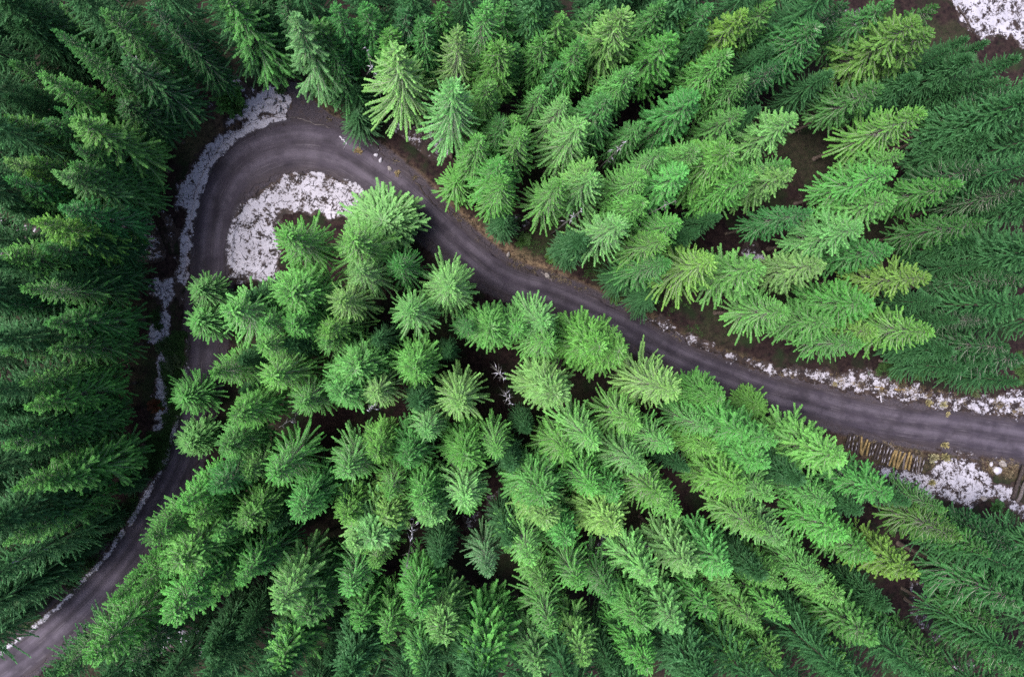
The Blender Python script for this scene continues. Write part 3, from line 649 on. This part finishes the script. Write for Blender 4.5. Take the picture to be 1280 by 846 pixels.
SHRUBS = [  # photo place, radius m, height factor, colour, mesh, label
    (284, 122, 2.6, 1.1, (.065, .190, .045), 0, 'round green bush between snow patches outside the bend'),
    (292, 132, 1.7, .8, (.040, .10, .030), 1, 'smaller dark bush tucked against the round green bush'),
    (203, 433, 1.3, .7, (.030, .065, .022), 1, 'dark green bush ringed by snow on the verge'),
    (214, 455, 1.5, .6, (.030, .060, .025), 2, 'dark bush splitting the snow strip left of the road'),
    (192, 508, 1.2, .7, (.075, .026, .011), 2, 'rusty red brown bush beside the snow strip'),
    (205, 523, .8, .6, (.030, .065, .022), 0, 'small dark bush at the foot of the snow strip'),
    (1180, 556, .55, 1.6, (.50, .44, .17), 3, 'pale yellow bush standing highest at the lower road edge'),
    (1166, 573, .75, 1.3, (.42, .40, .22), 3, 'pale yellowish bush just past the end of the log row'),
    (1183, 572, .7, 1.3, (.40, .37, .16), 3, 'pale yellow bush below the tallest roadside one'),
    (1163, 602, .55, 1.4, (.46, .42, .15), 3, 'small yellow bush alone on the snow below the logs'),
    (1162, 503, .55, 1.1, (.42, .37, .16), 3, 'straw coloured bush in the upper snow verge'),
    (1180, 506, .55, 1.2, (.44, .40, .18), 3, 'yellowish bush on the upper verge next to the straw coloured one'),
    (1185, 518, .4, .9, (.48, .42, .20), 3, 'little yellow bush at the very edge of the gravel'),
    (1045, 480, .4, .9, (.42, .36, .18), 3, 'little straw coloured bush on the snow above the road'),
    (1248, 634, 1.3, .8, (.030, .095, .028), 0, 'green bush bordering the snowy clearing by the dark logs'),
    (1262, 645, 1.1, .8, (.028, .080, .030), 1, 'dark green bush next to the snow tip at the photo edge'),
    (447, 189, .55, .6, (.34, .24, .08), 3, 'ochre tuft of shrub at the road edge after the bend'),
    (497, 217, .45, .6, (.34, .25, .10), 3, 'ochre shrub tuft on the brown bank below the big spruces'),
    (690, 322, 1.2, .6, (.045, .10, .025), 2, 'low green bush on the bank under the drooping spruces'),
    (655, 300, 1.4, .6, (.045, .105, .028), 0, 'low green bush above the brown bank'),
    (770, 372, 1.3, .6, (.050, .10, .028), 1, 'olive green bush where the bank meets the upper wood'),
    (350, 112, .9, .8, (.035, .08, .03), 1, 'dark bush beside snowy stones at the track mouth'),
    (335, 126, .45, .6, (.05, .11, .04), 0, 'tiny green bush among the snowy stones'),
    (1222, 490, 1.2, .5, (.05, .06, .03), 2, 'brownish bush behind the upper snow verge'),
    (1130, 478, .8, .6, (.09, .07, .035), 3, 'brown twiggy bush in the upper snow verge'),
]
for i, (u, v, R, hf, col, k, lab) in enumerate(SHRUBS):
    x, y = at(u, v, R * .5); z = float(gz(x, y))
    root = empty('shrub', (float(x), float(y), z), i * 1.3, (R, R, R * hf))
    if k == 3: R *= 1.45; col = tuple((c * .75 + .25 * sum(col) / 3) * SC_Y for c in col); root.scale = (R, R, R * hf * .8)
    fm, sm = THIN if k == 3 else SH[k]
    obj('stems', sm, M_BARK, root); f = obj('foliage', fm, M_NEEDLE, root); f.color = (*col, 1)
    tag(root, lab.replace('left of', 'beside'), 'shrub', 'roadside shrubs')

# ------------------------------------------------------------------ the row of short logs by the road
def log_mesh(seed, L, r0):
    r = np.random.default_rng(seed); mb = MB(); n = 7; s = np.linspace(0, 1, n)
    P = np.stack([(s - .5) * L, r.normal(0, .012, n), r.normal(0, .012, n)], 1)
    mb.tube(P, r0 * np.linspace(1.06, .93, n) * (1 + r.normal(0, .03, n)), 11, False, .14)
    bm = mb.mesh('log_body', smooth=True)
    ce = []
    for e in (-1, 1):
        c = MB(); c.tube([(e * (L / 2 - .02), 0, 0), (e * (L / 2 + .006), 0, 0)], r0 * (1.06 if e < 0 else .93) * .97, 11)
        ce.append(c.mesh('log_cut_end'))
    sc = MB(); m = r.integers(2, 4)
    for k in range(m):
        a = -L / 2 + L * (k + .15 * r.random()) / m; b = a + L / m * r.uniform(.4, .95); ss = np.linspace(a, b, 5)
        sc.tube(np.stack([ss, r.normal(0, .02, 5), np.full(5, r0 * .93)], 1), np.array([.01, .035, .05, .03, .01]) * r.uniform(.6, 1.3), 6, True, .6)
    return bm, ce, sc.mesh('log_snow', smooth=True)
LOGS = [log_mesh(70 + i, 2.6, .15) for i in range(4)]
ORD = 'first second third fourth fifth sixth seventh eighth ninth tenth eleventh twelfth thirteenth fourteenth fifteenth sixteenth seventeenth eighteenth nineteenth twentieth twenty-first twenty-second twenty-third twenty-fourth twenty-fifth twenty-sixth'.split()
pat = 'ddsddyyyssdssdsyyyygyysdgd'
e0 = np.array([1058, 552.]); e1 = np.array([1153, 582.])
for i, c in enumerate(pat):
    f = i / (len(pat) - 1); u, v = e0 + (e1 - e0) * f + np.array([0, rng.normal(0, 1.5)])
    x, y = at(u, v, .25); z = float(gz(x, y))
    bm, ce, sm = LOGS[i % 4]
    root = empty('log', (float(x), float(y), z + .20 + (.10 if i % 5 == 2 else 0)), R_(76 + rng.normal(0, 6.0)), (rng.uniform(.75, 1.12),) + (rng.uniform(.88, 1.12),) * 2)
    mt = dict(d=M_LOGB, s=M_LOGB, y=M_LOGY, g=M_LOGG)[c]
    me = bm.copy(); o = obj('log_body', me, mt, root)
    for cm_ in ce: obj('cut_end', cm_, M_CUT, root)
    if c == 's' or (c == 'd' and i % 2): obj('snow_strip', sm, M_SNOW, root)
    ds = dict(d='dark bark', s='dark snow-dusted', y='peeled yellow', g='weathered grey')[c]
    tag(root, f'{ds} log, {ORD[i]} from the spruce end of the roadside log row', 'log', 'short logs laid side by side by the road')
# long poles and fallen trunks
BIG = [((1262, 622), (1276, 580), .30, M_LOGB, 'thick dark trunk lying across the snow tip at the photo edge'),
       ((1268, 626), (1285, 582), .24, M_LOGG, 'greyish trunk lying alongside the thick dark trunk'),
       ((1118, 486), (1133, 488), .11, M_LOGY, 'thin yellow pole on the upper snow verge'),
       ((1094, 483), (1106, 485), .09, M_LOGY, 'short yellowish pole on the snow nearer the spruces'),
       ((1101, 494), (1102, 503), .10, M_SNOW, 'snow-covered stick pointing at the road from the upper verge'),
       ((1218, 596), (1232, 606), .12, M_LOGB, 'dark branch poking out of the snowy clearing'),
       ((425, 170), (434, 181), .10, M_SNOW, 'snow-covered pole at the road edge after the bend'),
       ((683, 583), (702, 597), .07, M_DEAD, 'pale fallen branch on a brown gap floor'),
       ((678, 594), (704, 600), .05, M_DEAD, 'thin pale fallen branch crossing the other one'),
       ((520, 228), (545, 258), .10, M_LOGB, 'dark fallen pole along the brown bank below the big spruces'),
       ((655, 335), (672, 345), .14, M_LOGB, 'dark rotten log on the bank above the road'),
       ((676, 340), (692, 352), .12, M_LOGG, 'grey rotten log lower on the bank above the road'),
       ((330, 146), (372, 148), .07, M_LOGG, 'long grey pole along the outer rim of the bend'),
       ((372, 148), (415, 160), .07, M_LOGG, 'grey pole continuing round the outer rim'),
       ((1196, 8), (1216, 42), .14, M_LOGB, 'dark straight pole in the snowy corner clearing')]
for i, (p, q_, r0, mt, lab) in enumerate(BIG):
    a = np.array(at(*p, .1)); b = np.array(at(*q_, .1)); L = float(np.hypot(*(b - a))); m_ = (a + b) / 2
    z = float(np.max([gz(*a), gz(*b), gz(*m_)])) + r0 * .8
    root = empty('fallen_log', (float(m_[0]), float(m_[1]), z), math.atan2(*(b - a)[::-1]))
    r = np.random.default_rng(300 + i); mb = MB(); n = 9; s = np.linspace(0, 1, n)
    mb.tube(np.stack([(s - .5) * L, r.normal(0, .05 + L * .006, n), r.normal(0, .015, n)], 1), r0 * np.linspace(1.1, .7, n) * (1 + r.normal(0, .05, n)), 9, True, .25)
    obj('stem', mb.mesh('fallen_stem', smooth=True), mt, root)
    tw = MB()
    for k in range(5):
        sx_ = (r.random() - .5) * L * .9; an = r.random() * 3.1; l = r.uniform(.3, .9) * (1 if r0 < .2 else 1.4)
        tw.tube([(sx_, 0, 0), (sx_ + .3 * l, math.cos(an) * l, abs(math.sin(an)) * l * .4)], [r0 * .3, .01], 4)
    obj('side_stubs', tw.mesh('fallen_stubs'), mt, root)
    tag(root, lab, 'log', 'fallen logs and poles')

# ------------------------------------------------------------------ stones
def rock(seed):
    r = np.random.default_rng(seed); import bmesh
    bm = bmesh.new(); bmesh.ops.create_icosphere(bm, subdivisions=3, radius=1)
    ax = r.normal(0, 1, (9, 3)); ax = norm(ax); lim = r.uniform(.55, .9, 9)
    for v in bm.verts:
        c = np.array(v.co); 
        for a, l in zip(ax, lim):
            d = c @ a - l
            if d > 0: c = c - a * d * .92
        c = c * (1 + .07 * (vnoise(np.array([c[0] * 3 + 9]), np.array([c[1] * 3 + c[2] * 2 + 9]))[0] - .5))
        v.co = (c[0], c[1], c[2] * .7)
    me = bpy.data.meshes.new('rock_body'); bm.to_mesh(me)
    top = [f.index for f in me.polygons if f.normal.z > .55]
    vi = sorted({v for f in top for v in me.polygons[f].vertices}); mp = {v: k for k, v in enumerate(vi)}
    Vt = np.array([me.vertices[v].co[:] for v in vi]); Vt[:, 2] += .06
    Ft = np.array([[mp[v] for v in me.polygons[f].vertices] for f in top])
    bm.free()
    return me, mesh_np('rock_snow', Vt, Ft, smooth=True)
RK = [rock(i) for i in range(3)]
ROCKS = [(339, 128, .75, 1, 'snow-capped slab in the middle of the stone heap by the track mouth'), (350, 124, .62, 1, 'snow-capped stone nearest the track mouth'), (349, 136, .5, 1, 'snow-capped stone at the road side of the heap'),
         (326, 133, .45, 1, 'snow-dusted stone at the forest side of the heap'), (357, 133, .4, 1, 'small snow-capped stone at the heap end'), (333, 119, .45, 1, 'snow-dusted stone at the top of the heap'),
         (1246, 588, .8, 1, 'big brown stone beside the dark trunks'), (1254, 580, .7, 0, 'brown stone at the gravel edge near the dark trunks'), (1240, 580, .4, 1, 'pale snow-capped stone next to the big brown stone'),
         (1229, 623, .55, 0, 'dark square stone on the lower rim of the snowy clearing'), (487, 211, .4, 0, 'ochre grey stone on the bank just past the bend'), (476, 200, .4, 1, 'snowy stone on the bank just past the bend'),
         (470, 194, .35, 1, 'smaller snowy stone on the bank just past the bend'), (684, 345, .5, 0, 'dark stone on the bank above the straight road'), (636, 318, .4, 0, 'grey stone on the ochre bank'), (1277, 512, .5, 0, 'brown stone in the upper verge at the photo edge')]
for i, (u, v, s, sn, lab) in enumerate(ROCKS):
    x, y = at(u, v, .2); z = float(gz(x, y)); z = max(z, 0)
    root = empty('rock', (float(x), float(y), z + .15 * s), i * 2.1, (s, s * rng.uniform(.6, .9), s))
    a, b = RK[i % 3]; obj('rock_body', a, M_ROCK, root)
    if sn: obj('snow_cap', b, M_SNOW, root)
    tag(root, lab, 'rock', 'stones along the road')

# ------------------------------------------------------------------ dry grass, low greens and litter (nobody could count them)
def scatter_tufts(name, polys, n, mtl, label, hgt, seed, clump=.5, blades=14, spread=.16):
    r = np.random.default_rng(seed); P = []
    for pts, share in polys:
        Q = poly(pts); lo, hi = Q.min(0), Q.max(0)
        X = r.uniform(lo[0], hi[0], n); Y = r.uniform(lo[1], hi[1], n)
        k = (inside_sd(X, Y, Q) > 0) & (fbm(X * .55 + seed, Y * .55, 3) > clump)
        rd, _, _ = road_dist(X, Y); k &= rd > -.1
        P.append(np.stack([X[k], Y[k]], 1)[:int(n * share)])
    P = np.vstack(P); z = gz(P[:, 0], P[:, 1]); m = len(P)
    B = np.repeat(np.concatenate([P, z[:, None]], 1), blades, 0); nb = len(B)
    B[:, :2] += r.normal(0, spread, (nb, 2)); a = r.random(nb) * 6.28; ln = hgt * r.uniform(.5, 1.2, nb); lean = r.uniform(.3, 1.1, nb)
    D = np.stack([np.cos(a) * lean, np.sin(a) * lean, np.ones(nb)], 1); D = norm(D) * ln[:, None]
    S = np.stack([-np.sin(a), np.cos(a), np.zeros(nb)], 1) * (.022 + .02 * r.random(nb))[:, None]
    Vv = np.stack([B - S, B + S, B + D * .6 + S * .7 + [0, 0, .02], B + D * np.array([1.15, 1.15, .75])], 1).reshape(-1, 3)
    o = obj(name, mesh_np(name, Vv, np.arange(len(Vv)).reshape(-1, 4)), mtl); tag(o, label, 'ground cover', kind='stuff'); return o
BANKP = [(395, 140), (440, 162), (500, 205), (560, 252), (610, 292), (660, 322), (720, 356), (800, 388), (870, 428), (850, 424), (765, 386), (640, 336), (560, 270), (500, 226), (440, 186)]
scatter_tufts('dry_grass', [(BANKP, .5), ([(1065, 542), (1160, 566), (1165, 580), (1060, 560)], .012), ([(1200, 560), (1275, 575), (1270, 600), (1225, 585)], .015), ([(960, 455), (1280, 500), (1280, 520), (960, 468)], .02)], 5200, M_STRAW, 'dry yellow grass tufts along the road banks', .34, 21, .50)
scatter_tufts('undergrowth', [([(560, 240), (640, 300), (720, 340), (820, 380), (880, 425), (860, 380), (760, 330), (640, 270)], .8), ([(225, 560), (200, 500), (180, 540), (190, 620)], .3), ([(190, 390), (235, 390), (230, 540), (215, 540)], .4), ([(1080, 470), (1280, 480), (1280, 440), (1120, 440)], .5), ([(60, 790), (200, 620), (180, 600), (20, 790)], .5)], 5200, M_MOSS, 'low green undergrowth at the feet of the trees', .32, 33, .47, 12, .2)
r = np.random.default_rng(8); lt = MB()
LP = [BANKP, SNOW[0][0], SNOW[1][0], SNOW[9][0], SNOW[10][0], SNOW[6][0], SNOW[11][0], [(600, 560), (720, 560), (720, 640), (600, 640)], [(1060, 540), (1160, 570), (1170, 600), (1070, 580)]]
for pts_ in LP:
    Q = poly(pts_); lo, hi = Q.min(0), Q.max(0); X = r.uniform(lo[0], hi[0], 900); Y = r.uniform(lo[1], hi[1], 900); k = inside_sd(X, Y, Q) > 0
    for x, y in np.stack([X[k], Y[k]], 1)[:150]:
        z = float(gz(x, y)) + .05; a = r.random() * 6.28; l = r.uniform(.15, .6)
        d = np.array([math.cos(a) * l, math.sin(a) * l, 0]); p = np.array([x, y, z])
        lt.tube([p - d, p + [0, 0, .05], p + d], [.02, .032, .012], 4)
tag(obj('litter', lt.mesh('litter'), M_LOGB), 'dark fallen twigs scattered over snow and banks', 'twigs', kind='stuff')

# ------------------------------------------------------------------ daylight
EL, AZ = 59.0, -88.0                                                   # sun height; compass turn from +Y
w = bpy.data.worlds.new('World'); SC.world = w; w.use_nodes = True; nt = w.node_tree; nt.nodes.clear(); g = NT(nt)
sky = g.n('ShaderNodeTexSky'); sky.sky_type = 'NISHITA'; sky.sun_disc = False; sky.sun_elevation = R_(EL); sky.sun_rotation = R_(AZ)
sky.air_density = 1.0; sky.dust_density = 4.0; sky.ozone_density = 1.0
bg = g.n('ShaderNodeBackground'); bg.inputs['Strength'].default_value = .058; g.l(sky.outputs[0], bg.inputs[0])
ow = g.n('ShaderNodeOutputWorld'); g.l(bg.outputs[0], ow.inputs[0])
sd_ = bpy.data.lights.new('sun', 'SUN'); sd_.energy = 1.5; sd_.angle = R_(34); sd_.color = (1, .97, .92)
so = bpy.data.objects.new('sun', sd_); C.objects.link(so)
sv = Vector((math.sin(R_(AZ)) * math.cos(R_(EL)), math.cos(R_(AZ)) * math.cos(R_(EL)), math.sin(R_(EL))))
so.rotation_mode = 'QUATERNION'; so.rotation_quaternion = sv.to_track_quat('Z', 'Y'); so.location = (0, 0, 120)

vs = SC.view_settings; vs.view_transform = 'Standard'; vs.look = 'None'; vs.exposure = 2.10; vs.gamma = 1; vs.use_curve_mapping = False
SC.render.engine = 'CYCLES'
cy = SC.cycles; cy.max_bounces = 4; cy.diffuse_bounces = 2; cy.transmission_bounces = 4; cy.glossy_bounces = 2; cy.transparent_max_bounces = 4
cy.use_denoising = False; cy.caustics_reflective = False; cy.caustics_refractive = False; cy.use_adaptive_sampling = False
